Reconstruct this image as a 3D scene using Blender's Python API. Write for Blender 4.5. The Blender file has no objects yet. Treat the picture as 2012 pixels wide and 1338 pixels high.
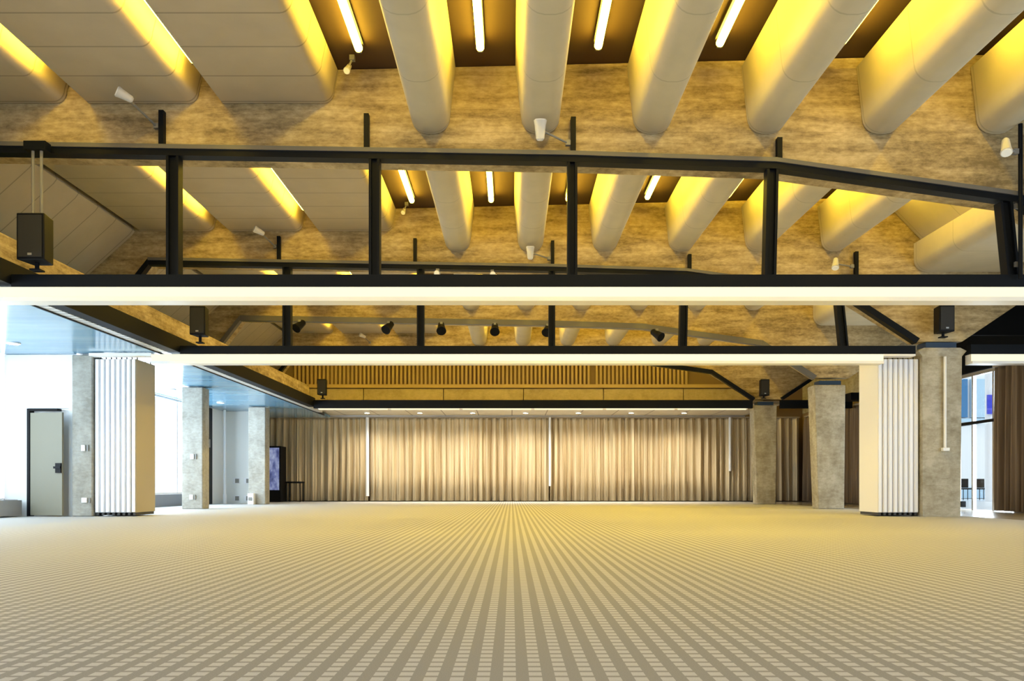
import bpy, math, random
from mathutils import Vector, Matrix
random.seed(7)
SC = bpy.context.scene
COL = SC.collection
H_CAM = 0.56
PI = math.pi

# ------------------------------------------------------------------ materials
def new_mat(name, rgb=(.5, .5, .5), rough=.6, metal=0.0, spec=.5):
    m = bpy.data.materials.new(name); m.use_nodes = True
    b = m.node_tree.nodes['Principled BSDF']
    b.inputs['Base Color'].default_value = (*rgb, 1)
    b.inputs['Roughness'].default_value = rough
    b.inputs['Metallic'].default_value = metal
    b.inputs['Specular IOR Level'].default_value = spec
    return m

class NT:
    """small helper to wire nodes"""
    def __init__(s, m):
        s.t = m.node_tree; s.b = s.t.nodes['Principled BSDF']
    def n(s, kind, **kw):
        k = s.t.nodes.new(kind)
        for a, v in kw.items(): setattr(k, a, v)
        return k
    def l(s, a, b): s.t.links.new(a, b)
    def math(s, op, a, b=None, c=None):
        k = s.n('ShaderNodeMath', operation=op)
        for i, v in enumerate((a, b, c)):
            if v is None: continue
            if isinstance(v, (int, float)): k.inputs[i].default_value = v
            else: s.l(v, k.inputs[i])
        return k.outputs[0]
    def pos(s):
        return s.n('ShaderNodeNewGeometry').outputs['Position']
    def scaled(s, v, sc):
        k = s.n('ShaderNodeVectorMath', operation='MULTIPLY')
        s.l(v, k.inputs[0]); k.inputs[1].default_value = sc
        return k.outputs[0]
    def noise(s, v, scale, detail=4, rough=.55):
        k = s.n('ShaderNodeTexNoise'); s.l(v, k.inputs['Vector'])
        k.inputs['Scale'].default_value = scale; k.inputs['Detail'].default_value = detail
        k.inputs['Roughness'].default_value = rough
        return k.outputs['Fac']
    def ramp(s, f, stops):
        k = s.n('ShaderNodeValToRGB'); e = k.color_ramp.elements
        while len(e) < len(stops): e.new(.5)
        for el, (p, c) in zip(e, stops): el.position = p; el.color = (*c, 1)
        s.l(f, k.inputs['Fac']); return k.outputs['Color']
    def mix(s, f, a, b, mode='MIX'):
        k = s.n('ShaderNodeMix', data_type='RGBA', blend_type=mode)
        for i, v in ((0, f), (6, a), (7, b)):
            if isinstance(v, (int, float)): k.inputs[i].default_value = v
            elif isinstance(v, tuple): k.inputs[i].default_value = (*v, 1)
            else: s.l(v, k.inputs[i])
        return k.outputs[2]
    def bump(s, h, st, dist=.01):
        k = s.n('ShaderNodeBump'); k.inputs['Strength'].default_value = st
        k.inputs['Distance'].default_value = dist
        s.l(h, k.inputs['Height']); s.l(k.outputs['Normal'], s.b.inputs['Normal'])
    def base(s, c): s.l(c, s.b.inputs['Base Color'])

def concrete(name, lo, mid, hi, board=True):
    m = new_mat(name, rough=.85, spec=.25); t = NT(m); p = t.pos()
    st = t.noise(t.scaled(p, (.8, .8, 5) if board else (2.2, 2.2, 1.5)), 1.6, 5, .6)
    fine = t.noise(t.scaled(p, (1, 1, 2.2)), 9, 6, .7)
    big = t.noise(p, .8, 3)
    f = t.math('ADD', t.math('MULTIPLY', st, .4), t.math('ADD', t.math('MULTIPLY', fine, .35), t.math('MULTIPLY', big, .25)))
    c = t.ramp(f, [(.40, lo), (.5, mid), (.60, hi)])
    if board:
        sep = t.n('ShaderNodeSeparateXYZ'); t.l(p, sep.inputs[0])
        z = t.math('FRACT', t.math('DIVIDE', sep.outputs['Z'], .14))
        line = t.math('LESS_THAN', z, .06)
        c = t.mix(t.math('MULTIPLY', line, .18), c, tuple(v * .55 for v in lo))
    t.base(c); t.bump(f, .35, .02)
    return m

M = {}
M['concrete'] = concrete('board_marked_concrete', (.20, .145, .068), (.40, .30, .15), (.58, .46, .26))
M['column'] = concrete('column_concrete', (.27, .235, .16), (.38, .34, .25), (.50, .46, .36), False)
M['column_pale'] = concrete('pale_column_concrete', (.27, .255, .215), (.36, .345, .30), (.44, .425, .38), False)
M['panel_concrete'] = concrete('gallery_concrete', (.42, .34, .22), (.50, .42, .28), (.58, .49, .34), False)
M['black'] = new_mat('black_steel', (.004, .005, .007), .5, spec=.12)
M['grey_steel'] = new_mat('grey_steel', (.10, .095, .09), .5)
M['darkblue'] = new_mat('dark_blue_bearing', (.012, .035, .075), .5)
M['ceil'] = new_mat('dark_brown_ceiling', (.06, .03, .012), .8)
M['void'] = new_mat('void_black', (.006, .006, .006), .9, spec=.1)
M['white_wall'] = new_mat('white_plaster', (.86, .86, .84), .7)
M['grey_wall'] = new_mat('grey_sill', (.22, .24, .27), .6)
M['pale_panel'] = new_mat('pale_panel', (.84, .85, .82), .55)
M['brown_wall'] = new_mat('brown_back_wall', (.24, .16, .085), .8)
M['white_paint'] = new_mat('white_paint', (.82, .82, .82), .4)
M['part_edge'] = new_mat('white_partition_edge', (.86, .86, .89), .4)
M['part_face'] = new_mat('cream_partition_face', (.84, .80, .70), .55)
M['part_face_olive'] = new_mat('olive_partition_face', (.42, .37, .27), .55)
M['seal'] = new_mat('dark_seal', (.05, .048, .045), .7)
M['alu'] = new_mat('aluminium', (.55, .56, .57), .35, .8)
M['door_leaf'] = new_mat('grey_olive_door', (.215, .20, .145), .55)
M['dark_plastic'] = new_mat('dark_plastic', (.006, .006, .007), .5, spec=.15)
M['gunmetal'] = new_mat('lamp_grey', (.20, .19, .17), .45)
M['lamp_white'] = new_mat('lamp_white', (.85, .83, .78), .4)
M['batten'] = new_mat('timber_batten', (.50, .37, .19), .6)
M['oak_dark'] = new_mat('batten_backing', (.26, .175, .075), .8)
M['tile'] = new_mat('pale_floor_tile', (.42, .37, .29), .22)
M['lobby_floor'] = new_mat('white_lobby_floor', (.80, .82, .84), .2)
M['lobby_blue'] = new_mat('blue_facade_panel', (.03, .17, .36), .25)
M['lobby_pale'] = new_mat('pale_blue_facade', (.45, .62, .74), .3)
M['sign_blue'] = new_mat('bright_blue_plate', (.01, .03, .55), .4)
M['socket'] = new_mat('socket_white', (.85, .86, .87), .4)
M['spot_grey'] = new_mat('spot_grey', (.58, .56, .52), .4)
M['lens'] = new_mat('pale_lens', (.9, .88, .8), .2)

def board_panels(name, rgb, pitch, off=0.0, dark=.62):
    """smooth acoustic board with thin cross joints every `pitch` metres along the room"""
    m = new_mat(name, rgb, .55, spec=.3); t = NT(m); p = t.pos()
    sep = t.n('ShaderNodeSeparateXYZ'); t.l(p, sep.inputs[0])
    f = t.math('FRACT', t.math('DIVIDE', t.math('ADD', sep.outputs['Y'], off), pitch))
    line = t.math('LESS_THAN', f, .022 / pitch)
    n = t.noise(p, 2.5, 3)
    c = t.ramp(n, [(.3, tuple(v * .95 for v in rgb)), (.7, tuple(min(1, v * 1.05) for v in rgb))])
    t.base(t.mix(line, c, tuple(v * dark for v in rgb)))
    return m
M['baffle'] = board_panels('beige_acoustic_board', (.48, .405, .285), .62)
M['baffle_narrow'] = board_panels('beige_acoustic_shell', (.50, .44, .305), 1.24, dark=.8)

def emit(name, rgb, strength):
    m = new_mat(name, (.08, .08, .08), .5); b = m.node_tree.nodes['Principled BSDF']
    b.inputs['Emission Color'].default_value = (*rgb, 1)
    b.inputs['Emission Strength'].default_value = strength
    return m
M['tube'] = emit('warm_fluorescent_tube', (1, .70, .058), 54)
M['strip'] = emit('cream_light_lens', (1, .92, .60), 1.25)
M['strip_far'] = emit('pale_light_lens', (1, .90, .60), 1.1)
M['down'] = emit('downlight_lens', (1, .86, .6), 30)
M['down_cool'] = emit('cool_downlight_lens', (.95, .97, 1), 6)

def carpet():
    m = new_mat('woven_dash_carpet', rough=.75, spec=.12); t = NT(m); p = t.pos()
    sep = t.n('ShaderNodeSeparateXYZ'); t.l(p, sep.inputs[0])
    PX, PY = .0767, .0650
    fx = t.math('FRACT', t.math('DIVIDE', t.math('ADD', sep.outputs['X'], 500 * PX + .25 * PX + .006), PX))
    fy = t.math('FRACT', t.math('DIVIDE', t.math('ADD', sep.outputs['Y'], 500 * PY), PY))
    on = t.math('MULTIPLY', t.math('LESS_THAN', fx, .5), t.math('LESS_THAN', fy, .70))
    fib = t.noise(t.scaled(p, (1, 1, 1)), 260, 2)
    big = t.noise(p, .7, 3)
    dk = t.ramp(fib, [(.3, (.305, .297, .285)), (.7, (.375, .365, .35))])
    lt = t.ramp(fib, [(.3, (.57, .565, .56)), (.7, (.66, .655, .65))])
    c = t.mix(on, dk, lt)
    k = t.mix(t.math('MULTIPLY', big, .16), c, (.46, .455, .445))
    t.base(k); t.bump(on, .15, .004)
    return m
M['carpet'] = carpet()

def curtain_mat(name, a, b):
    m = new_mat(name, rough=.75, spec=.2); t = NT(m); p = t.pos()
    n = t.noise(t.scaled(p, (6, 6, .15)), 2.2, 3)
    t.base(t.ramp(n, [(.3, a), (.7, b)]))
    return m
M['curtain'] = curtain_mat('tan_curtain', (.47, .36, .20), (.74, .63, .43))
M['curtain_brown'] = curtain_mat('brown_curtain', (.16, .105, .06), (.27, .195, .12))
M['heading'] = new_mat('curtain_heading', (.34, .28, .20), .8)

def blue_soffit():
    m = new_mat('blue_lacquer_soffit', (.30, .46, .57), .18, .0, .55); t = NT(m); p = t.pos()
    sep = t.n('ShaderNodeSeparateXYZ'); t.l(p, sep.inputs[0])
    f = t.math('FRACT', t.math('DIVIDE', sep.outputs['Y'], 1.25))
    line = t.math('LESS_THAN', f, .015)
    n = t.noise(t.scaled(p, (.3, 1.6, 1)), 1.2, 3)
    c = t.ramp(n, [(.35, (.09, .25, .40)), (.65, (.19, .36, .48))])
    t.base(t.mix(line, c, (.15, .24, .32)))
    return m
M['soffit'] = blue_soffit()
def soffit_panels():
    m = new_mat('pale_soffit_board', (.62, .56, .44), .6); t = NT(m); p = t.pos()
    sep = t.n('ShaderNodeSeparateXYZ'); t.l(p, sep.inputs[0])
    f = t.math('FRACT', t.math('DIVIDE', sep.outputs['X'], 1.2))
    t.base(t.mix(t.math('LESS_THAN', f, .03), (.62, .56, .44), (.25, .2, .14)))
    return m
M['soffit_pale'] = soffit_panels()

def perforated():
    m = new_mat('perforated_grille', (.6, .6, .58), .35, .3); t = NT(m); p = t.pos()
    sep = t.n('ShaderNodeSeparateXYZ'); t.l(p, sep.inputs[0])
    f = t.math('FRACT', t.math('DIVIDE', sep.outputs['Y'], .16))
    t.base(t.mix(t.math('LESS_THAN', f, .22), (.72, .72, .70), (.25, .25, .24)))
    return m
M['grille'] = perforated()

def glass():
    m = bpy.data.materials.new('clear_glass'); m.use_nodes = True
    nt = m.node_tree; nt.nodes.remove(nt.nodes['Principled BSDF'])
    tr = nt.nodes.new('ShaderNodeBsdfTransparent'); tr.inputs[0].default_value = (.93, .96, .97, 1)
    gl = nt.nodes.new('ShaderNodeBsdfGlossy'); gl.inputs['Roughness'].default_value = .02
    mx = nt.nodes.new('ShaderNodeMixShader')
    mx.inputs[0].default_value = .05; nt.links.new(tr.outputs[0], mx.inputs[1]); nt.links.new(gl.outputs[0], mx.inputs[2])
    nt.links.new(mx.outputs[0], nt.nodes['Material Output'].inputs['Surface'])
    return m
M['glass'] = glass()

def screen():
    m = new_mat('lit_blue_screen', (.05, .05, .08), .2); t = NT(m); p = t.pos()
    n = t.noise(t.scaled(p, (4, 1, 2.2)), 1.6, 4)
    c = t.ramp(n, [(.3, (.035, .05, .16)), (.5, (.17, .21, .45)), (.68, (.45, .52, .72))])
    t.l(c, t.b.inputs['Emission Color']); t.b.inputs['Emission Strength'].default_value = .8
    return m
M['screen'] = screen()

# ------------------------------------------------------------------ mesh helpers
class MB:
    def __init__(s): s.v = []; s.f = []; s.sm = []
    def add(s, vs, fs, smooth=False):
        b = len(s.v); s.v += [tuple(v) for v in vs]
        for f in fs: s.f.append(tuple(b + i for i in f)); s.sm.append(smooth)
        return s
    def box(s, x0, x1, y0, y1, z0, z1, mat=None):
        vs = [Vector(p) for p in ((x0,y0,z0),(x1,y0,z0),(x1,y1,z0),(x0,y1,z0),(x0,y0,z1),(x1,y0,z1),(x1,y1,z1),(x0,y1,z1))]
        if mat is not None: vs = [mat @ v for v in vs]
        return s.add(vs, [(0,3,2,1),(4,5,6,7),(0,1,5,4),(1,2,6,5),(2,3,7,6),(3,0,4,7)])
    def prism(s, poly, a0, a1, axis='y', smooth=False, crease=None):
        """polygon extruded along an axis (poly in XZ for y, in XY for z, in YZ for x)"""
        def P(u, w, a):
            return (u, a, w) if axis == 'y' else ((u, w, a) if axis == 'z' else (a, u, w))
        n = len(poly)
        vs = [P(u, w, a0) for u, w in poly] + [P(u, w, a1) for u, w in poly]
        b = len(s.v); s.v += vs
        s.f.append(tuple(b + i for i in range(n))); s.sm.append(False)
        s.f.append(tuple(b + n + i for i in reversed(range(n)))); s.sm.append(False)
        for i in range(n):
            j = (i + 1) % n
            s.f.append((b + i, b + n + i, b + n + j, b + j)); s.sm.append(smooth)
        return s
    def tube(s, p0, p1, r0, r1=None, n=14, caps=True, smooth=True):
        p0, p1 = Vector(p0), Vector(p1); r1 = r0 if r1 is None else r1
        d = (p1 - p0).normalized(); a = d.orthogonal().normalized(); c = d.cross(a)
        vs = []
        for p, r in ((p0, r0), (p1, r1)):
            for i in range(n):
                t = 2 * PI * i / n; vs.append(p + r * (math.cos(t) * a + math.sin(t) * c))
        s.add(vs, [(i, (i + 1) % n, n + (i + 1) % n, n + i) for i in range(n)], smooth)
        if caps:
            b = len(s.v) - 2 * n
            s.f.append(tuple(b + i for i in reversed(range(n)))); s.sm.append(False)
            s.f.append(tuple(b + n + i for i in range(n))); s.sm.append(False)
        return s
    def build(s, name, mat, parent=None, bevel=0, seg=2):
        me = bpy.data.meshes.new(name)
        off = Vector((0, 0, 0)); q = parent
        while q is not None: off += Vector(q.location); q = q.parent
        me.from_pydata([tuple(Vector(v) - off) for v in s.v], [], s.f)
        me.polygons.foreach_set('use_smooth', s.sm)
        me.materials.append(mat if not isinstance(mat, str) else M[mat])
        import bmesh
        bm = bmesh.new(); bm.from_mesh(me)
        bmesh.ops.recalc_face_normals(bm, faces=bm.faces); bm.to_mesh(me); bm.free()
        me.set_sharp_from_angle(angle=math.radians(38))
        me.update()
        o = bpy.data.objects.new(name, me); COL.objects.link(o)
        if parent is not None: o.parent = parent
        if bevel:
            b = o.modifiers.new('edge', 'BEVEL'); b.width = bevel; b.segments = seg; b.limit_method = 'ANGLE'
        return o

def tag(o, label, cat, group=None, kind='thing'):
    o['label'] = label; o['category'] = cat
    if group: o['group'] = group
    if kind: o['kind'] = kind
    return o
def thing(name, loc, label, cat, group=None, kind='thing'):
    o = bpy.data.objects.new(name, None); COL.objects.link(o)
    o.location = loc; o.empty_display_size = .2
    return tag(o, label, cat, group, kind)
def struct(name, mb, mat, label, cat, bevel=0):
    return tag(mb.build(name, mat, None, bevel), label, cat, None, 'structure')
def dup(root, loc, label, group=None):
    r = root.copy(); COL.objects.link(r); r.location = loc; r['label'] = label
    if group: r['group'] = group
    for ch in list(root.children):
        c = ch.copy(); COL.objects.link(c); c.parent = r
        for g in list(ch.children):
            d = g.copy(); COL.objects.link(d); d.parent = c
    return r
ORD = ['first', 'second', 'third', 'fourth', 'fifth', 'sixth', 'seventh', 'eighth', 'ninth', 'tenth']

def zc(x): return 5.73 + .023 * x            # the roof deck rises gently to the right
BEAMS = [10, 15, 20, 25]

# ------------------------------------------------------------------ the setting
struct('floor', MB().box(-9.5, 8.4, -2, 30.3, -.2, 0), 'carpet', 'beige carpet with rows of pale dashes covering the hall floor', 'carpet')
struct('floor_aisle', MB().box(8.4, 10.95, -2, 30.3, -.2, -.002), 'tile', 'pale polished floor strip along the right aisle beyond the carpet', 'floor')
cb = MB(); X0, X1 = -9.5, 10.95
cb.prism([(X0, zc(X0)), (X1, zc(X1)), (X1, 6.4), (X0, 6.4)], -2, 30.3)
struct('ceiling', cb, 'ceil', 'dark brown roof deck above the hanging ceiling baffles', 'ceiling')

# back wall: curtains below, pale soffit, concrete gallery band, timber battens above
struct('wall_back', MB().box(-9.5, 10.95, 30.1, 30.3, 0, 6.3), 'brown_wall', 'brown rear wall behind the tan curtains', 'wall')
gb = thing('gallery_band', (0, 29.9, 3.62), 'tan concrete panel band above the tan curtains on the rear wall', 'wall panel', None, 'structure')
for i in range(6):
    x = -8.35 + 2.93 * i
    p = MB().box(x + .012, x + 2.918, 29.82, 30.07, 3.66, 4.13).build('panel', 'panel_concrete', gb, .012)
MB().box(-8.4, 9.3, 29.74, 30.07, 4.15, 4.28).build('ledge', 'batten', gb, .008)
bs = thing('batten_screen', (0, 30, 4.3), 'row of upright timber battens high on the rear wall', 'batten wall')
MB().box(-9.2, 10.6, 30.05, 30.085, 4.3, 5.45).build('backing', 'oak_dark', bs)
n = 0
for i in range(110):
    x = -8.0 + i * .15
    if n < 96 and not (2.9 < x < 3.05):
        MB().box(x, x + .075, 29.97, 30.045, 4.3, zc(x) - .2).build('batten', 'batten', bs); n += 1
struct('ceiling_rear', MB().box(-9.3, 8.5, 25.35, 29.72, 3.12, 3.2), 'soffit_pale', 'pale low soffit in front of the rear curtains with round downlights', 'ceiling')
for i in range(7):
    x = -5.0 + 1.83 * i
    t = thing('downlight', (x, 28.2, 3.10), 'small round downlight over the rear curtains, ' + ORD[i] + ' from the left', 'light', 'downlights in the rear soffit')
    MB().tube((x, 28.2, 3.119), (x, 28.2, 3.085), .10, n=20).build('trim_ring', 'lamp_white', t)
    MB().tube((x, 28.2, 3.084), (x, 28.2, 3.078), .075, n=20).build('lens', 'down', t)
    l = bpy.data.lights.new('downlight_lamp', 'SPOT'); l.energy = 480; l.color = (1, .90, .72)
    l.spot_size = math.radians(150); l.spot_blend = .9; l.shadow_soft_size = .07
    lo = bpy.data.objects.new('downlight_lamp', l); COL.objects.link(lo); lo.location = (0, 0, -.03); lo.parent = t

# left side: window wall, niche wall with a door, blue soffit
wl = MB()
wl.box(-9.55, -9.4, 15.22, 24.5, 0, .33)
struct('wall_left', wl, 'grey_wall', 'low grey wall under the bright left window', 'wall')
wt = MB().box(-9.55, -9.4, -2, 30.1, 3.02, 6.3)
wt.box(-9.55, -9.4, 24.5, 30.1, 0, 3.0)
struct('wall_left_upper', wt, 'white_wall', 'white wall above and behind the left windows', 'wall')
def window_strip(idx, y0, y1, n, label, dx=0.0):
    w = thing('window_%d' % idx, (-9.45 + dx, (y0 + y1) / 2, .33), label, 'window', None, 'structure')
    f = MB()
    f.box(-9.5 + dx, -9.42 + dx, y0, y1, .335, .385).box(-9.5 + dx, -9.42 + dx, y0, y1, 2.94, 3.0)
    for k in range(n + 1):
        y = y0 + .02 + (y1 - y0 - .07) * k / n
        f.box(-9.5 + dx, -9.42 + dx, y, y + .05, .386, 2.939)
    f.build('window_frame', 'white_paint', w)
    MB().box(-9.47 + dx, -9.462 + dx, y0 + .03, y1 - .03, .36, 2.96).build('pane', 'glass', w)
window_strip(1, 15.25, 24.5, 6, 'tall bright window between the left columns')
window_strip(3, 0.5, 12.98, 7, 'added unseen window on the right side for neutral daylight', 10.75 + 9.5)  # added out of view, to bring neutral daylight to the right half
window_strip(2, 2.0, 14.9, 8, 'tall bright window on the left side nearest the viewer')
struct('wall_left_lower', MB().box(-9.55, -9.4, -2, 15.08, 0, .33), 'white_wall', 'low white wall under the near left window', 'wall')

nw = MB()
nw.box(-9.4, -8.97, 15.1, 15.2, 0, 2.995).box(-8.97, -8.21, 15.1, 15.2, 2.0, 2.995).box(-8.21, -8.115, 15.1, 15.2, 0, 2.995)
struct('wall_niche', nw, 'white_wall', 'white wall beside the near left concrete column, holding the grey door', 'wall')
dr = thing('door_1', (-8.6, 15.1, 0), 'grey olive door standing ajar in the white wall at left', 'door', None, 'structure')
MB().box(-8.965, -8.915, 15.06, 15.21, 0, 1.995).box(-8.914, -8.40, 15.06, 15.21, 1.955, 1.995).build('door_frame', 'dark_plastic', dr)  # dark frame; its left strip puts the hinge gap shadow into colour
MB().box(-8.96, -8.22, 15.23, 15.26, 0, 1.99).build('inner_leaf', 'white_paint', dr)
R = Matrix.Translation((-8.86, 15.05, 0)) @ Matrix.Rotation(math.radians(-10), 4, 'Z')
lf = MB().box(0, .66, -.045, 0, .02, 1.91, R).build('door_leaf', 'door_leaf', dr, .004)
MB().box(.54, .65, -.075, -.046, .80, .98, R).box(.52, .66, -.10, -.076, .88, .92, R).build('door_handle', 'dark_plastic', lf)
cv = MB().box(-9.38, -9.02, 14.2, 15.0, .02, .30)
for k in range(6): cv.box(-9.34 + k * .05, -9.32 + k * .05, 14.24, 14.96, .301, .31)
tag(cv.build('floor_heater', new_mat('heater_grey', (.33, .34, .35), .4)), 'low grey heater box on the floor left of the grey door', 'heater')

sf = thing('soffit', (-7.9, 15, 3.0), 'glossy light blue lowered ceiling over the left side bay', 'ceiling', None, 'structure')
MB().box(-9.4, -6.46, 3, 29.0, 3.003, 3.08).build('soffit_panel', 'soffit', sf)
MB().box(-6.46, -6.43, 3, 28, 2.985, 3.08).build('edge_trim', 'black', sf)
MB().box(-6.43, -6.27, 3, 27, 3.0, 3.06).build('slot_grille', 'grille', sf)
for (x, y, lab) in ((-8.5, 13.9, 'nearest the viewer'), (-8.6, 20.6, 'between the two far left columns'), (-8.5, 23.8, 'deepest in the bay')):
    t = thing('downlight', (x, y, 3.0), 'white round downlight in the blue soffit, ' + lab, 'light')
    MB().tube((x, y, 3.002), (x, y, 2.985), .11, n=20).build('trim_ring', 'lamp_white', t)
    MB().tube((x, y, 2.984), (x, y, 2.98), .085, n=20).build('lens', 'down_cool', t)

# pale wall between second and third left columns, black door edge, white pole
pw = struct('wall_alcove', MB().box(-9.38, -7.95, 26.6, 26.75, 0, 3.0), 'pale_panel', 'pale wall panel with four sockets between the far left columns', 'wall')
d2 = thing('door_2', (-9.36, 25.0, 0), 'tall narrow black door beside the second left column', 'door', None, 'structure')
MB().box(-9.395, -9.33, 24.55, 25.4, 0, 2.98).build('door_leaf', 'dark_plastic', d2)
MB().box(-9.33, -9.28, 24.9, 25.1, 1.75, 2.0).build('door_closer', 'gunmetal', d2)
MB().tube((-9.1, 25.9, 0.0), (-9.1, 25.9, 2.98), .05, n=12)
tag(MB().tube((-9.12, 25.9, .3), (-9.12, 25.9, 2.98), .04, n=12).tube((-9.12, 25.9, .001), (-9.12, 25.9, .3), .06, n=12).build('service_pipe', 'white_paint'), 'slim white upright pipe beside the black door', 'pipe')
for i, (x, z, lab) in enumerate(((-8.98, .73, 'upper left'), (-8.62, .73, 'upper right'), (-8.98, .16, 'lower left'), (-8.62, .16, 'lower right'))):
    t = thing('wall_socket', (x, 26.59, z), 'small grey wall socket on the pale panel, ' + lab + ' of four', 'socket', 'sockets on the pale panel')
    MB().box(x - .11, x + .11, 26.57, 26.599, z - .1, z + .1).build('plate', 'socket', t, .005)
    MB().box(x - .03, x + .09, 26.55, 26.569, z - .07, z + .07).build('insert', 'gunmetal', t)

# right wall with glazed door and dark lining above
wr = MB().box(10.75, 10.9, 13.0, 17.4, 0, 3.22).box(10.75, 10.9, -2, 13.0, 0, .33).box(10.75, 10.9, 19.75, 30.1, 0, 3.22)
struct('wall_right', wr, 'brown_wall', 'brown side wall behind the right curtains', 'wall')
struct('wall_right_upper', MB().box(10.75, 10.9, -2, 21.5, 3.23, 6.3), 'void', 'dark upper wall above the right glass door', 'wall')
struct('wall_right_rear', MB().box(10.75, 10.9, 21.52, 30.1, 3.23, 6.3), 'column', 'concrete upper wall at the far right above the brown curtain', 'wall')
tag(MB().box(10.0, 10.74, 24.0, 24.5, 3.1, 3.32).build('wall_mounted_unit', 'black', None, .01), 'small black unit high on the right wall behind the folded partition', 'wall unit')
tag(MB().box(8.22, 10.40, 24.83, 24.98, 2.935, 3.185).build('steel_beam', 'black'), 'short black steel beam right of the far right column', 'beam')
struct('wall_dark_void', MB().box(8.45, 10.74, 15.42, 15.5, 3.42, 5.85), 'void', 'black sheet standing for the dark void beside the right concrete haunch', 'wall')  # black sheet stands in for the unlit void beyond the beam
d3 = thing('door_3', (10.8, 18.6, 0), 'tall glass door beside the right concrete column', 'door', None, 'structure')
f = MB().box(10.78, 10.86, 17.42, 19.73, 3.13, 3.21)
for y in (17.42, 18.2, 19.02, 19.67): f.box(10.78, 10.86, y, y + .06, 0, 3.129)
f.build('door_frame', 'alu', d3)
MB().box(10.77, 10.87, 17.49, 19.66, 2.0, 2.07).build('transom', 'dark_plastic', d3)
MB().box(10.815, 10.825, 17.46, 19.69, .02, 3.14).build('pane', 'glass', d3)
MB().box(10.66, 10.77, 19.3, 19.5, .06, .2).build('door_stop', 'dark_plastic', d3)

# bright lobby beyond the glass door
struct('floor_lobby', MB().box(10.95, 34, 12, 42, -.2, -.004), 'lobby_floor', 'white shiny lobby floor beyond the glass door', 'floor')
fa = thing('facade', (20, 36, 0), 'blue and white glazed facade across the bright lobby', 'facade')
MB().box(14, 30, 36.2, 36.4, 0, 8).build('wall_face', 'white_wall', fa)
for i in range(5):
    x = 15.2 + i * 2.1
    MB().box(x, x + .8, 36.05, 36.19, 3.6, 5.3).build('panel', 'lobby_blue', fa)
    MB().box(x + .95, x + 1.95, 36.05, 36.19, 3.6, 5.3).build('panel', 'lobby_blue' if i % 2 else 'lobby_pale', fa)
MB().box(14.4, 28, 36.0, 36.19, 3.4, 3.55).build('band', 'lobby_pale', fa)
MB().box(14.4, 28, 36.05, 36.19, .02, .5).build('plinth', 'lobby_pale', fa)
lc = thing('lobby_post', (17.6, 30, 0), 'white post with a bright blue plate beyond the glass door', 'post')
MB().tube((17.6, 30, 0), (17.6, 30, 5.2), .14, n=20).build('shaft', 'white_paint', lc)
MB().box(17.42, 17.78, 29.78, 29.855, 3.2, 3.9).build('plate', 'sign_blue', lc)
for i, (x, y) in enumerate(((18.4, 33.0), (19.4, 33.6))):
    ch = thing('lobby_chair', (x, y, 0), ('dark lobby chair nearest the glass door' if i == 0 else 'dark lobby chair in front of the white post'), 'chair')
    MB().box(x - .22, x + .22, y - .22, y + .22, .42, .48).build('seat', 'dark_plastic', ch, .01)
    MB().box(x - .22, x + .22, y + .18, y + .22, .49, .86).build('backrest', 'dark_plastic', ch, .01)
    for sx in (-.2, .2):
        for sy in (-.2, .2): MB().tube((x + sx, y + sy, 0), (x + sx, y + sy, .42), .015, n=8).build('leg', 'dark_plastic', ch)

# ------------------------------------------------------------------ concrete beams and columns
def chord_z(x):
    pts = [(-6.62, 4.72), (-4.2, 4.68), (-1.7, 4.64), (.75, 4.60), (3.2, 4.52), (6.1, 4.11)]
    if x <= pts[0][0]: return pts[0][1]
    for (a, za), (b, zb) in zip(pts, pts[1:]):
        if x <= b: return za + (zb - za) * (x - a) / (b - a)
    return pts[-1][1]
BN = ['nearest', 'second', 'third', 'farthest']
for i, B in enumerate(BEAMS):
    low = [(-9.35, 4.45), (-8.05, 3.22), (-7.68, 3.22), (-6.62, 4.64), (-4.2, 4.60), (-1.7, 4.56), (.75, 4.52), (3.2, 4.44), (6.12, 4.04), (7.45, 3.22), (8.3, 3.22), (9.7, 4.16)]
    poly = low + [(9.7, zc(9.7) - .01), (-9.35, zc(-9.35) - .01)]
    b = MB().prism(poly, B, B + .3).build('concrete_beam', 'concrete')
    tag(b, 'board marked concrete roof beam spanning the hall, ' + BN[i] + ' of four', 'beam', 'concrete roof beams')

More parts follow.
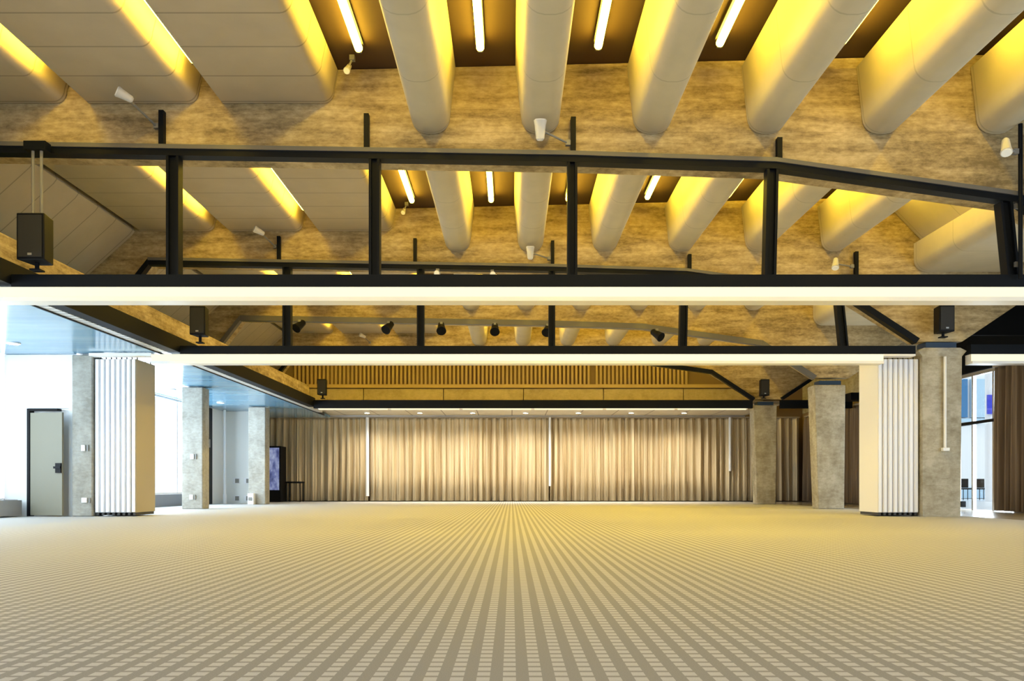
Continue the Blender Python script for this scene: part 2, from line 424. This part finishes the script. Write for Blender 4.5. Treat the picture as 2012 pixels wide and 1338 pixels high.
def column(x0, x1, y0, y1, top, mat, label, flare=0.0, pad=True, taper=0.0):
    t = thing('concrete_column', ((x0 + x1) / 2, (y0 + y1) / 2, 0), label, 'column', 'concrete columns')
    b = MB()
    if flare:
        zc0, zc1 = top - .16, top - .06
        vs = [(x0 + taper * .2, y0, 0), (x1 - taper, y0, 0), (x1 - taper, y1, 0), (x0 + taper * .2, y1, 0), (x0, y0, zc0), (x1, y0, zc0), (x1, y1, zc0), (x0, y1, zc0)]
        b.add(vs, [(0, 3, 2, 1), (0, 1, 5, 4), (1, 2, 6, 5), (2, 3, 7, 6), (3, 0, 4, 7)])
        a = flare
        vs = [(x0, y0, zc0), (x1, y0, zc0), (x1, y1, zc0), (x0, y1, zc0), (x0 - a, y0 - .01, zc1), (x1 + a, y0 - .01, zc1), (x1 + a, y1, zc1), (x0 - a, y1, zc1)]
        b.add(vs, [(0, 1, 5, 4), (1, 2, 6, 5), (2, 3, 7, 6), (3, 0, 4, 7)])
        e = .03
        vs = [(x0 - a, y0 - .01, zc1), (x1 + a, y0 - .01, zc1), (x1 + a, y1, zc1), (x0 - a, y1, zc1), (x0 + e, y0, top), (x1 - e, y0, top), (x1 - e, y1, top), (x0 + e, y1, top)]
        b.add(vs, [(0, 1, 5, 4), (1, 2, 6, 5), (2, 3, 7, 6), (3, 0, 4, 7), (4, 5, 6, 7)])
        b.build('shaft', mat, t)
    else:
        k = taper
        vs = [(x0 + k, y0, 0), (x1 - k * .3, y0, 0), (x1 - k * .3, y1 - k, 0), (x0 + k, y1 - k, 0), (x0 - k, y0, top), (x1 + k * .3, y0, top), (x1 + k * .3, y1, top), (x0 - k, y1, top)]
        b.add(vs, [(0, 3, 2, 1), (4, 5, 6, 7), (0, 1, 5, 4), (1, 2, 6, 5), (2, 3, 7, 6), (3, 0, 4, 7)])
        b.build('shaft', mat, t, .02)
    if pad: MB().box(x0 + .08, x1 - .08, y0 + .04, y1 - .1, top + .002, top + .105).build('bearing_pad', 'darkblue', t)
    return t
for B, xa, xb, fl, lab in ((15, 7.545, 8.27, .08, 'concrete column at right beside the white folded partition'), (20, 7.47, 8.17, 0, 'concrete column behind the right folded partition'), (25, 7.47, 8.12, 0, 'far right concrete column in front of the curtains')):
    column(xa, xb, B - .05, B + .42, 3.1 if fl else 3.04, 'column', lab, fl, True, .05 if not fl else .03)
cp = thing('column_conduit', (7.92, 14.9, 0.99), 'white upright pipe ending in a small box on the right column', 'pipe')
MB().tube((7.935, 14.905, 1.26), (7.935, 14.905, 2.93), .025, n=12).build('pipe', 'lamp_white', cp)
MB().box(7.88, 8.0, 14.86, 14.945, 1.20, 1.262).build('end_box', 'lamp_white', cp, .005)
columnsL = [(-8.1, -7.725, 15.0, 'near left concrete column beside the folded partition and grey door'), (-8.06, -7.55, 19.9, 'second left concrete column with a white switch'), (-8.05, -7.53, 24.9, 'third left concrete column next to the lit screen')]
for (a, b_, y, lab) in columnsL:
    column(a, b_, y, y + .45, 2.98, 'column_pale', lab, 0, False)
for (x, y, z, w, h, lab) in ((-7.88, 14.99, 1.26, .07, .11, 'white light switch on the near left column'), (-7.86, 14.99, .30, .1, .09, 'white floor level socket on the near left column'),
                             (-7.80, 19.89, 1.28, .09, .12, 'white light switch on the second left column'), (-7.82, 19.89, .29, .09, .12, 'white socket low on the second left column')):
    t = thing('wall_switch', (x, y, z), lab, 'switch')
    MB().box(x - w / 2, x + w / 2, y - .02, y + .009, z - h / 2, z + h / 2).build('plate', 'socket', t, .004)
    MB().box(x + w / 2 + .03, x + w / 2 + .06, y - .015, y + .009, z - h / 2, z + h / 2).build('key_slot', 'gunmetal', t)

# left edge: black steel beam and concrete upstand running away from the viewer
tag(MB().box(-6.25, -6.05, 3.0, 25.1, 3.0, 3.27).build('steel_edge_beam', 'black'), 'black steel beam running away along the edge of the blue soffit', 'beam')
tag(MB().box(-6.55, -6.28, 3.0, 25.3, 3.09, 3.68).build('concrete_upstand', 'concrete', None, .01), 'low concrete upstand along the top of the black left edge beam', 'beam')

# ------------------------------------------------------------------ steel trusses, tie bars and light strips
def band(pts, h):
    return [(x, z) for x, z in pts] + [(x, z - h) for x, z in reversed(pts)]
TOP = [(-6.62, 4.72), (-4.2, 4.68), (-1.7, 4.64), (.75, 4.60), (3.2, 4.52), (6.12, 4.11)]
def top_chord(h=.125, x_from=-6.62):
    return band(TOP, h)
def truss(B, label, posts=True, lower=(2.968, 3.115), mat='black', xr=7.36, zr=3.2):
    t = thing('steel_truss', (0, B - .1, lower[0] if lower else 4.1), label, 'truss')
    y0, y1 = B - .17, B - .02
    MB().prism(top_chord(), y0, y1).build('top_chord', mat, t)
    if posts: MB().prism(band([(x, z + .002) for x, z in TOP], .05), y0 - .022, y0 - .001).build('lit_top_flange', 'grey_steel', t)  # grey band: light on the chord's upper face put into its colour
    MB().prism([(6.125, 4.11), (6.125, 3.98), (7.37, 3.16), (7.44, 3.25)], y0, y1).build('end_strut', mat, t)
    MB().prism([(-6.622, 4.72), (-6.622, 4.58), (-7.60, 3.30), (-7.70, 3.36)], y0, y1).build('end_strut', mat, t)
    if B == 25: MB().prism([(8.24, 3.27), (9.5, 4.09), (9.5, 3.99), (8.31, 3.20)], y0, y1).build('end_strut', mat, t)
    if lower:
        MB().box(-6.04, xr, y0, y1, lower[0], lower[1]).build('bottom_chord', mat, t)
    if posts:
        for x, w in ((-4.10, .15), (-1.66, .13), (.737, .12), (3.16, .14), (5.98, .15)):
            p = MB()
            zt = chord_z(x) - .127
            # H-section: two flanges and a web
            dx = .09 if x > 5 else (-.03 if x > 3 else 0)
            for (a, b_, c_, d_) in ((-w / 2, -w / 2 + .03, y0 + .005, y1 - .005), (w / 2 - .03, w / 2, y0 + .005, y1 - .005), (-w / 2 + .03, w / 2 - .03, y0 + .05, y0 + .075)):
                vs = [(x + dx + a, c_, lower[1]), (x + dx + b_, c_, lower[1]), (x + dx + b_, d_, lower[1]), (x + dx + a, d_, lower[1]),
                      (x + a, c_, zt), (x + b_, c_, zt), (x + b_, d_, zt), (x + a, d_, zt)]
                p.add(vs, [(0, 3, 2, 1), (4, 5, 6, 7), (0, 1, 5, 4), (1, 2, 6, 5), (2, 3, 7, 6), (3, 0, 4, 7)])
            p.build('post', mat, t)
        for x in (-4.27, -1.77, .755, 3.27, 6.33):
            z = chord_z(min(x, 6.15)); up = {3.27: .30}.get(x, .46)
            if x > 6: up = .75
            MB().box(x - .03, x + .03, B - .085, B - .006, z + .001, z + up).build('hanger', mat, t)
    return t
truss(10, 'black steel truss nearest the viewer, spanning the whole picture')
truss(15, 'second black steel truss, smaller, behind the nearest one')
truss(20, 'slim grey steel tie bar carrying the small black stage lights', False, None, 'grey_steel', 7.5, 3.25)
truss(25, 'farthest black steel frame above the rear curtains', False, (2.935, 3.185))
# the piece beyond the right column
tag(MB().box(8.37, 10.42, 14.83, 14.98, 2.968, 3.14).build('steel_beam', 'black'), 'short black steel beam between the right column and the side wall', 'beam')
# truss hung block
def strip(x0, x1, B, label, z0=2.785, z1=2.964, mat='strip', segs=None):
    t = thing('hanging_light_strip', ((x0 + x1) / 2, B - .1, z0), label, 'light', 'light strips under the steel trusses')
    y0, y1 = B - .2, B + .02
    MB().box(x0, x1, y0 + .03, y1, z0 + .05, z1).build('housing', 'white_paint', t)
    if segs:
        for k in range(segs):
            a = x0 + (x1 - x0) * k / segs + .05; b = x0 + (x1 - x0) * (k + 1) / segs - .05
            MB().box(a, b, y0, y0 + .029, z0 + .03, z1 - .004).build('lens', mat, t)
    else:
        MB().box(x0, x1, y0, y0 + .029, z0 + .05, z1 - .01).build('lens', mat, t)
        MB().box(x0, x1, y0 - .02, y1, z0, z0 + .049).build('lip', 'lamp_white', t)
strip(-9.3, 7.4, 10, 'long cream light strip under the nearest truss')
strip(-6.55, 6.76, 15, 'cream light strip under the second truss')
tag(MB().box(-7.7, -6.56, 14.83, 15.04, 2.935, 2.985).build('hanging_track', 'lamp_white'), 'thin pale ceiling track above the left folded partition', 'track')
tag(MB().box(6.77, 7.36, 14.83, 15.04, 2.93, 2.965).build('hanging_track', 'lamp_white'), 'thin pale ceiling track above the right folded partition', 'track')
strip(8.37, 10.42, 15, 'short pale light strip right of the concrete column')
strip(-5.9, 7.2, 25, 'segmented pale light strip under the farthest truss', 2.85, 2.93, 'strip_far', 6)

# ------------------------------------------------------------------ ceiling baffles and tubes
BAY = ['in the bay nearest the viewer', 'in the bay behind the nearest truss', 'in the bay behind the second truss', 'in the farthest bay']
Y0 = [5.05, 10.32, 15.32, 20.32]
Y1 = [9.98, 14.98, 19.98, 24.98]
LEN = Y1[1] - Y0[1]
def narrow_profile():
    half = [(.305, 5.69), (.235, 5.06), (.222, 5.00), (.198, 4.955), (.165, 4.92), (.115, 4.89), (.05, 4.875)]
    return [(-x, z) for x, z in half] + [(x, z) for x, z in reversed(half)]
def wide_profile(xl, xr, ztop):
    p = [(xl, ztop), (xl, 5.25)]
    r, q = .13, .15
    for k in range(7):
        a = PI / 2 * k / 6
        p.append((xr - .05 - r + r * math.sin(a), 5.25 + q * (1 - math.cos(a))))
    p.append((xr, ztop))
    return p
NX = [-.99, .353, 1.72, 3.12, 4.53, 5.93]
proto = []
for k, x in enumerate(NX):
    t = thing('ceiling_baffle', (x, Y0[1], 4.875), 'narrow rounded ceiling baffle, %s from left %s' % (ORD[k], BAY[1]), 'ceiling baffle', 'narrow ceiling baffles ' + BAY[1])
    MB().prism([(x + u, w) for u, w in narrow_profile()], Y0[1], Y1[1] - .001, 'y', True, 35).build('shell', 'baffle_narrow', t)
    proto.append((t, 'narrow rounded ceiling baffle, %s from left ' % ORD[k], 'narrow ceiling baffles '))
WX = [(-6.82, -5.40), (-5.18, -3.78), (-3.54, -2.12)]
for k, (a, b_) in enumerate(WX):
    zt = zc(a) - .01
    t = thing('ceiling_baffle', ((a + b_) / 2, Y0[1], 5.25), 'wide flat beige ceiling baffle, %s from left %s' % (ORD[k], BAY[1]), 'ceiling baffle', 'wide ceiling baffles ' + BAY[1])
    MB().prism(wide_profile(a, b_, zt), Y0[1], Y1[1] - .001, 'y', True).build('panel', 'baffle', t)
    proto.append((t, 'wide flat beige ceiling baffle, %s from left ' % ORD[k], 'wide ceiling baffles '))
t = thing('ceiling_baffle', (-7.8, Y0[1], 3.4), 'steep sloping beige ceiling panel along the left edge ' + BAY[1], 'ceiling baffle')
MB().prism([(-6.93, 5.24), (-6.98, 5.17), (-8.85, 3.48), (-9.1, 3.62), (-7.1, 5.48), (-6.97, 5.38)], Y0[1], Y1[1] - .001).build('panel', 'baffle', t)
proto.append((t, 'steep sloping beige ceiling panel along the left edge ', None))
t = thing('ceiling_baffle', (8.2, Y0[1], 4.5), 'broad beige boxed ceiling baffle at the right edge ' + BAY[1], 'ceiling baffle')
pe = [(7.4, 5.02), (7.4, 4.72)] + [(7.62 - .22 * math.cos(PI / 2 * k / 6), 4.72 - .22 * math.sin(PI / 2 * k / 6)) for k in range(1, 7)] + [(9.0, 4.5), (9.0, 5.06)]
MB().prism(pe, Y0[1], Y1[1] - .001).build('panel', 'baffle_narrow', t)
MB().prism([(6.98, 5.66), (7.55, 5.075), (7.75, 5.13), (7.2, 5.8)], Y0[1], Y1[1] - .001).build('upper_panel', 'baffle_narrow', t)
proto.append((t, 'broad beige boxed ceiling baffle at the right edge ', None))
for bay in (0, 2, 3):
    for k, (p, lab, grp) in enumerate(proto):
        if bay == 0 and k in (9, 10): continue
        if bay == 0 and k == 6: pass
        dup(p, (p.location.x, p.location.y + (bay - 1) * 5, p.location.z), lab + BAY[bay], (grp + BAY[bay]) if grp else None)

# fluorescent tubes in the gaps
TX = [(-5.285, 5.47), (-3.66, 5.47), (-1.76, 5.60), (-.36, 5.61), (1.0, 5.63), (2.40, 5.66), (3.82, 5.69), (5.23, 5.72), (6.62, 5.74)]
tp = []
def tube_light(x, z, y0, y1, lab, grp):
    t = thing('ceiling_light', (x, y0, z), lab, 'light', grp)
    MB().tube((x, y0, z), (x, y1, z), .045, n=12).build('tube', 'tube', t)
    hb = MB().box(x - .05, x + .05, y0 - .04, y1 + .04, z + .06, z + .085)
    for yy in (y0 - .035, y1 + .005): hb.box(x - .03, x + .03, yy, yy + .03, z - .04, z + .06)
    hb.build('batten', 'grey_steel', t)
    return t
for k, (x, z) in enumerate(TX):
    lab = 'glowing yellow tube light between baffles, %s from left ' % ORD[k]
    tp.append((tube_light(x, z, Y0[1] + .25, 14.38, lab + BAY[1], 'tube lights ' + BAY[1]), lab))
for bay in (0, 2, 3):
    for k, (p, lab) in enumerate(tp):
        if bay == 0 and k == 8: continue
        dup(p, (p.location.x, p.location.y + (bay - 1) * 5, p.location.z), lab + BAY[bay], 'tube lights ' + BAY[bay])
# warm tubes of the last bay, washing the battens on the rear wall
for k in range(5):
    x = -6.0 + 3.1 * k
    tube_light(x, 5.4, 26.2, 28.9, 'glowing tube light high before the rear battens, %s from left' % ORD[k], 'tube lights before the rear battens')

# ------------------------------------------------------------------ folding partitions
def partition(xs, y0, y1, label, side, w=.098, face='part_face'):
    t = thing('folding_partition', (xs[0], y0, 0), label, 'partition')
    lastx = xs[-1] if side > 0 else xs[0]
    for x in xs:
        p = MB().box(x, x + w - .012, y0, y1, .07, 2.91)
        # face panels set proud of the edge profile
        pn = p.build('panel', face if x == lastx else 'part_edge', t, .006)
        e = MB().box(x + .012, x + w - .024, y0 - .022, y0 - .002, .08, 2.90)
        e.build('edge_profile', 'part_edge', pn, .006)
        MB().box(x + .02, x + w - .032, y0 + .01, y1 - .01, .02, .069).build('bottom_seal', 'seal', pn)
        h = MB().tube((x + w / 2, y0 + .12, 2.911), (x + w / 2, y0 + .12, 2.96), .012, n=8)
        h.tube((x + w / 2, y1 - .12, 2.911), (x + w / 2, y1 - .12, 2.96), .012, n=8)
        h.build('hanger', 'seal', pn)
    return t
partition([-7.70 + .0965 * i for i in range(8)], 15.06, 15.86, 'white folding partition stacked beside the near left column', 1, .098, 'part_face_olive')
partition([6.77 + .0955 * i for i in range(8)], 15.06, 15.86, 'white folding partition stacked against the right column', -1, .096)

# ------------------------------------------------------------------ curtains
def tri(u):
    s = math.sin(2 * PI * u); return math.copysign(abs(s) ** .7, s)
def pleats(x, seed):
    return (tri(x / .245 + .3 * math.sin(x * 1.7 + seed)) * (.8 + .3 * math.sin(x * 2.3 + seed)) + .25 * math.sin(2 * PI * x / .097 + seed * 2 + x)
            + .35 * math.sin(2 * PI * x / .61 + seed))
def curtain(name, a, b, fixed, label, mat, axis='x', z0=.03, z1=3.02, amp=.11, wand=None, group='tan curtains across the rear wall'):
    base = ((a + b) / 2, fixed, 0) if axis == 'x' else (fixed, (a + b) / 2, 0)
    t = thing(name, base, label, 'curtain', group)
    n = max(8, int((b - a) / .018)); rows = [z0, .9, 2.0, 2.7, z1 - .1, z1]
    vs, fs = [], []
    sd = a * 3.1
    for r, z in enumerate(rows):
        k = (1.0, .95, .85, .75, .6, .5)[r]
        for i in range(n + 1):
            u = a + (b - a) * i / n
            d = amp * k * pleats(u + .004 * math.sin(z * 2 + u), sd)
            vs.append((u, fixed + d, z) if axis == 'x' else (fixed + d, u, z))
    for r in range(len(rows) - 1):
        for i in range(n):
            q = r * (n + 1) + i
            fs.append((q, q + 1, q + n + 2, q + n + 1))
    o = MB().add(vs, fs, True).build('cloth', mat, t)
    sm = o.modifiers.new('thickness', 'SOLIDIFY'); sm.thickness = .006
    if axis == 'x': MB().box(a, b, fixed - .07, fixed + .05, z1 + .001, z1 + .05).build('heading', 'heading', t)
    else: MB().box(fixed - .07, fixed + .05, a, b, z1 + .001, z1 + .05).build('heading', 'heading', t)
    if wand:
        wx, wz, r = wand
        MB().tube((wx, fixed - .14, wz), (wx, fixed - .14, z1 + .02), r, n=10).build('wand', 'white_paint', t)
    return t
YC = 29.5
curtain('curtain', -9.2, -5.18, YC, 'tan pleated curtain at the rear, behind the lit screen', 'curtain', wand=(-5.19, .2, .06))
curtain('curtain', -5.14, 1.36, YC, 'tan pleated curtain at the rear, left of the middle white rod', 'curtain', wand=(1.385, .56, .042))
curtain('curtain', 1.41, 7.87, YC, 'tan pleated curtain at the rear, right of the middle white rod', 'curtain', wand=(7.88, 1.1, .05))
curtain('curtain', 7.905, 10.42, YC, 'tan pleated curtain at the rear, behind the far right column', 'curtain')
tag(MB().box(-9.2, 8.45, YC - .03, YC + .03, 3.075, 3.115).build('curtain_rail', 'alu'), 'thin metal curtain rail along the top of the rear curtains', 'curtain rail')
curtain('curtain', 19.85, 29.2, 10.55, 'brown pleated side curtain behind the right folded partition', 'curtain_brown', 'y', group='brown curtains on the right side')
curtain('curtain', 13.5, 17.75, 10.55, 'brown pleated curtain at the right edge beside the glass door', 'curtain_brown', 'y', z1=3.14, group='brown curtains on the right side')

# ------------------------------------------------------------------ loudspeakers and lamps
def speaker(x, y, z0, z1, w, stand, label, rods=None):
    t = thing('loudspeaker', (x, y, z0), label, 'loudspeaker', 'black loudspeakers')
    d = .28
    cab = MB()
    cab.prism([(x - w / 2, y - d / 2), (x + w / 2, y - d / 2), (x + w * .36, y + d / 2), (x - w * .36, y + d / 2)], z0, z1, 'z')
    c = cab.build('cabinet', 'dark_plastic', t, .012)
    MB().box(x - w * .42, x + w * .42, y - d / 2 - .012, y - d / 2 - .001, z0 + .03, z1 - .03).build('grille', new_mat('speaker_grille', (.012, .012, .013), .7), t)
    MB().box(x - .025, x + .025, y - d / 2 - .016, y - d / 2 - .013, z0 + .05, z0 + .075).build('badge', 'alu', t)
    mt = MB().tube((x, y, stand), (x, y, z0 - .001), .025, n=10)
    mt.box(x - .06, x + .06, y - .06, y + .06, stand + .001, stand + .02)
    mt.build('mount', 'black', t)
    if rods:
        for dx in (-.05, .05):
            MB().tube((x + dx, y, z1 + .001), (x + dx, y, rods - .07), .018, n=10).build('rod', 'gunmetal', t)
        MB().box(x - .13, x + .13, y - .06, y + .06, rods - .07, rods + .03).build('clamp_block', 'black', t)
    return t
speaker(-5.65, 9.70, 3.22, 3.77, .33, 3.118, 'black loudspeaker on two rods at the left of the nearest truss', 4.62)
speaker(-5.58, 14.6, 3.25, 3.76, .28, 3.118, 'black loudspeaker at the left end of the second truss')
speaker(-5.69, 24.55, 3.30, 3.77, .28, 3.19, 'black loudspeaker at the left above the rear curtains')
speaker(7.80, 14.72, 3.33, 3.80, .28, 3.24, 'black loudspeaker on top of the right column')
speaker(7.62, 24.6, 3.28, 3.77, .27, 3.205, 'black loudspeaker above the far right column')

def spot(x, y, z, label, arm, tilt, mat='lamp_white', r=.055, ln=.2, cat='spotlight'):
    """head at (x,y,z); arm = (dx, dy, dz) end of its bracket; tilt = direction the lens looks in"""
    t = thing('spotlight', (x, y, z), label, cat)
    d = Vector(tilt).normalized(); p = Vector((x, y, z))
    b = MB().tube(p - d * ln * .5, p + d * ln * .2, r * .75, r, 14)
    b.tube(p + d * ln * .2, p + d * ln * .5, r, r * 1.2, 14)
    b.tube(p - d * ln * .62, p - d * ln * .5, r * .45, r * .75, 14)
    b.build('head', mat if mat == 'dark_plastic' else 'spot_grey', t)
    MB().tube(p + d * ln * .5, p + d * (ln * .5 + .01), r * 1.02, r * 1.02, 14).build('lens', 'lens' if mat != 'dark_plastic' else 'void', t)
    q = p + Vector(arm if len(arm) == 3 else (arm[0], 0, arm[1]))
    yk = MB().tube(p + Vector((0, 0, 0)) , q, .014, n=8)
    yk.box(q.x - .03, q.x + .03, q.y - .03, q.y + .03, q.z - .03, q.z + .03)
    yk.build('mount', 'gunmetal', t)
    return t
for (B, who) in ((10, 'nearest'), (15, 'second'), (25, 'farthest')):
    if B != 25:
        spot(.335, B - .5, 4.72, 'small pale spotlight on a short arm in the middle above the %s truss' % who, (.35, .38, .0), (0, -.3, 1), r=.065, ln=.2)
        spot(5.77, B - .5, 4.52, 'small pale spotlight above the right end of the %s truss' % who, (.26, .25, .04) if B == 10 else (.46, .40, .06), (-.2, -.4, -.8))
        spot(-1.94, B - .33, 5.52, 'tiny white spotlight under the roof before the %s concrete beam' % who, (.05, .12), (-.1, -.5, -.6), r=.035, ln=.13)
    spot(-4.46, B - .62, 5.06, 'small white spotlight on a slanted arm above the left of the %s truss' % who, (.12, .58, -.1), (-.7, -.5, .3), ln=.16)
spot(-1.34, 14.78, 4.42, 'small white lamp under the second truss, left of its pair', (0, .05), (-.2, -1, -.2), r=.045, ln=.12)
spot(-.35, 14.78, 4.40, 'small white lamp under the second truss, right of its pair', (0, .05), (.2, -1, -.2), r=.045, ln=.12)
for k, x in enumerate((-5.1, -2.96, -1.69, -.4, .87, 3.5)):
    zt = chord_z(x) - .13
    spot(x, 19.6, zt - .14, 'small black stage light on the slim tie bar, %s from left' % ORD[k], (0, .11), ((-.6, -.5, .1, 0, -.3, .9)[k], -1, -.9), 'dark_plastic', .10, .3, 'stage light')

hp = thing('hanging_pipe', (6.1, 9.76, 3.05), 'slim black upright pipe at the right end of the nearest truss', 'pipe')
MB().tube((6.1, 9.76, 3.05), (6.1, 9.76, 4.9), .025, n=12).build('pipe', 'black', hp)
for zz in (3.2, 3.9): MB().box(6.06, 6.14, 9.79, 9.825, zz, zz + .06).build('clip', 'grey_steel', hp)

# ------------------------------------------------------------------ small things at the back left
k = thing('screen_cabinet', (-8.33, 28.7, 0), 'dark upright cabinet with a lit blue screen by the far left column', 'screen')
MB().box(-8.58, -8.08, 28.5, 29.2, 0, 1.96).build('cabinet', 'dark_plastic', k, .01)
MB().box(-8.54, -8.13, 28.47, 28.499, .42, 1.90).build('screen', 'screen', k)
st = thing('side_table', (-7.7, 28.9, 0), 'small dark table in front of the rear curtain beside the screen cabinet', 'table')
MB().box(-7.98, -7.42, 28.7, 29.2, .66, .72).build('tabletop', 'dark_plastic', st, .01)
for sx in (-7.94, -7.46):
    for sy in (28.74, 29.16): MB().tube((sx, sy, 0), (sx, sy, .66), .02, n=8).build('leg', 'dark_plastic', st)
bx = thing('socket_box', (-7.92, 24.7, 0), 'small white socket box on the floor at the third left column', 'socket box')
MB().box(-8.0, -7.82, 24.68, 24.88, 0, .34).build('housing', 'socket', bx, .01)
MB().box(-7.97, -7.86, 24.66, 24.679, .12, .22).build('cover', 'gunmetal', bx)

# ------------------------------------------------------------------ light, world, camera
w = bpy.data.worlds.new('daylight'); SC.world = w; w.use_nodes = True
bg = w.node_tree.nodes['Background']
bg.inputs['Color'].default_value = (.84, .92, 1.0, 1); bg.inputs['Strength'].default_value = 1.9

def area(name, loc, rot, sx, sy, power, color):
    l = bpy.data.lights.new(name, 'AREA'); l.shape = 'RECTANGLE'; l.size = sx; l.size_y = sy
    l.energy = power; l.color = color
    o = bpy.data.objects.new(name, l); COL.objects.link(o)
    o.location = loc; o.rotation_euler = rot
    return o
area('window_daylight', (-9.7, 8.0, 1.7), (0, math.radians(-90), 0), 2.6, 12.5, 850, (.78, .90, 1))
area('window_daylight', (11.1, 6.8, 1.7), (0, math.radians(90), 0), 2.6, 12, 520, (.80, .90, 1))  # added fill lamp behind the made-up right window
area('window_daylight', (-9.7, 20.0, 1.7), (0, math.radians(-90), 0), 2.6, 9, 950, (.80, .90, 1))
area('door_daylight', (11.3, 18.6, 1.6), (0, math.radians(90), 0), 2.8, 2.1, 260, (.80, .90, 1))

cam = bpy.data.cameras.new('camera'); co = bpy.data.objects.new('camera', cam); COL.objects.link(co)
SC.camera = co
co.location = (0, 0, H_CAM); co.rotation_euler = (PI / 2, 0, 0)
cam.sensor_width = 36; cam.lens = 1600 / 2012 * 36
cam.shift_x = .0005; cam.shift_y = (955 - 669) / 2012
cam.clip_end = 200

vs = SC.view_settings
vs.view_transform = 'Standard'; vs.look = 'None'; vs.exposure = -0.12; vs.gamma = 1.0
vs.use_curve_mapping = False
SC.cycles.max_bounces = 8; SC.cycles.diffuse_bounces = 5; SC.cycles.transparent_max_bounces = 12
SC.cycles.caustics_reflective = False; SC.cycles.caustics_refractive = False
SC.cycles.sample_clamp_indirect = 10
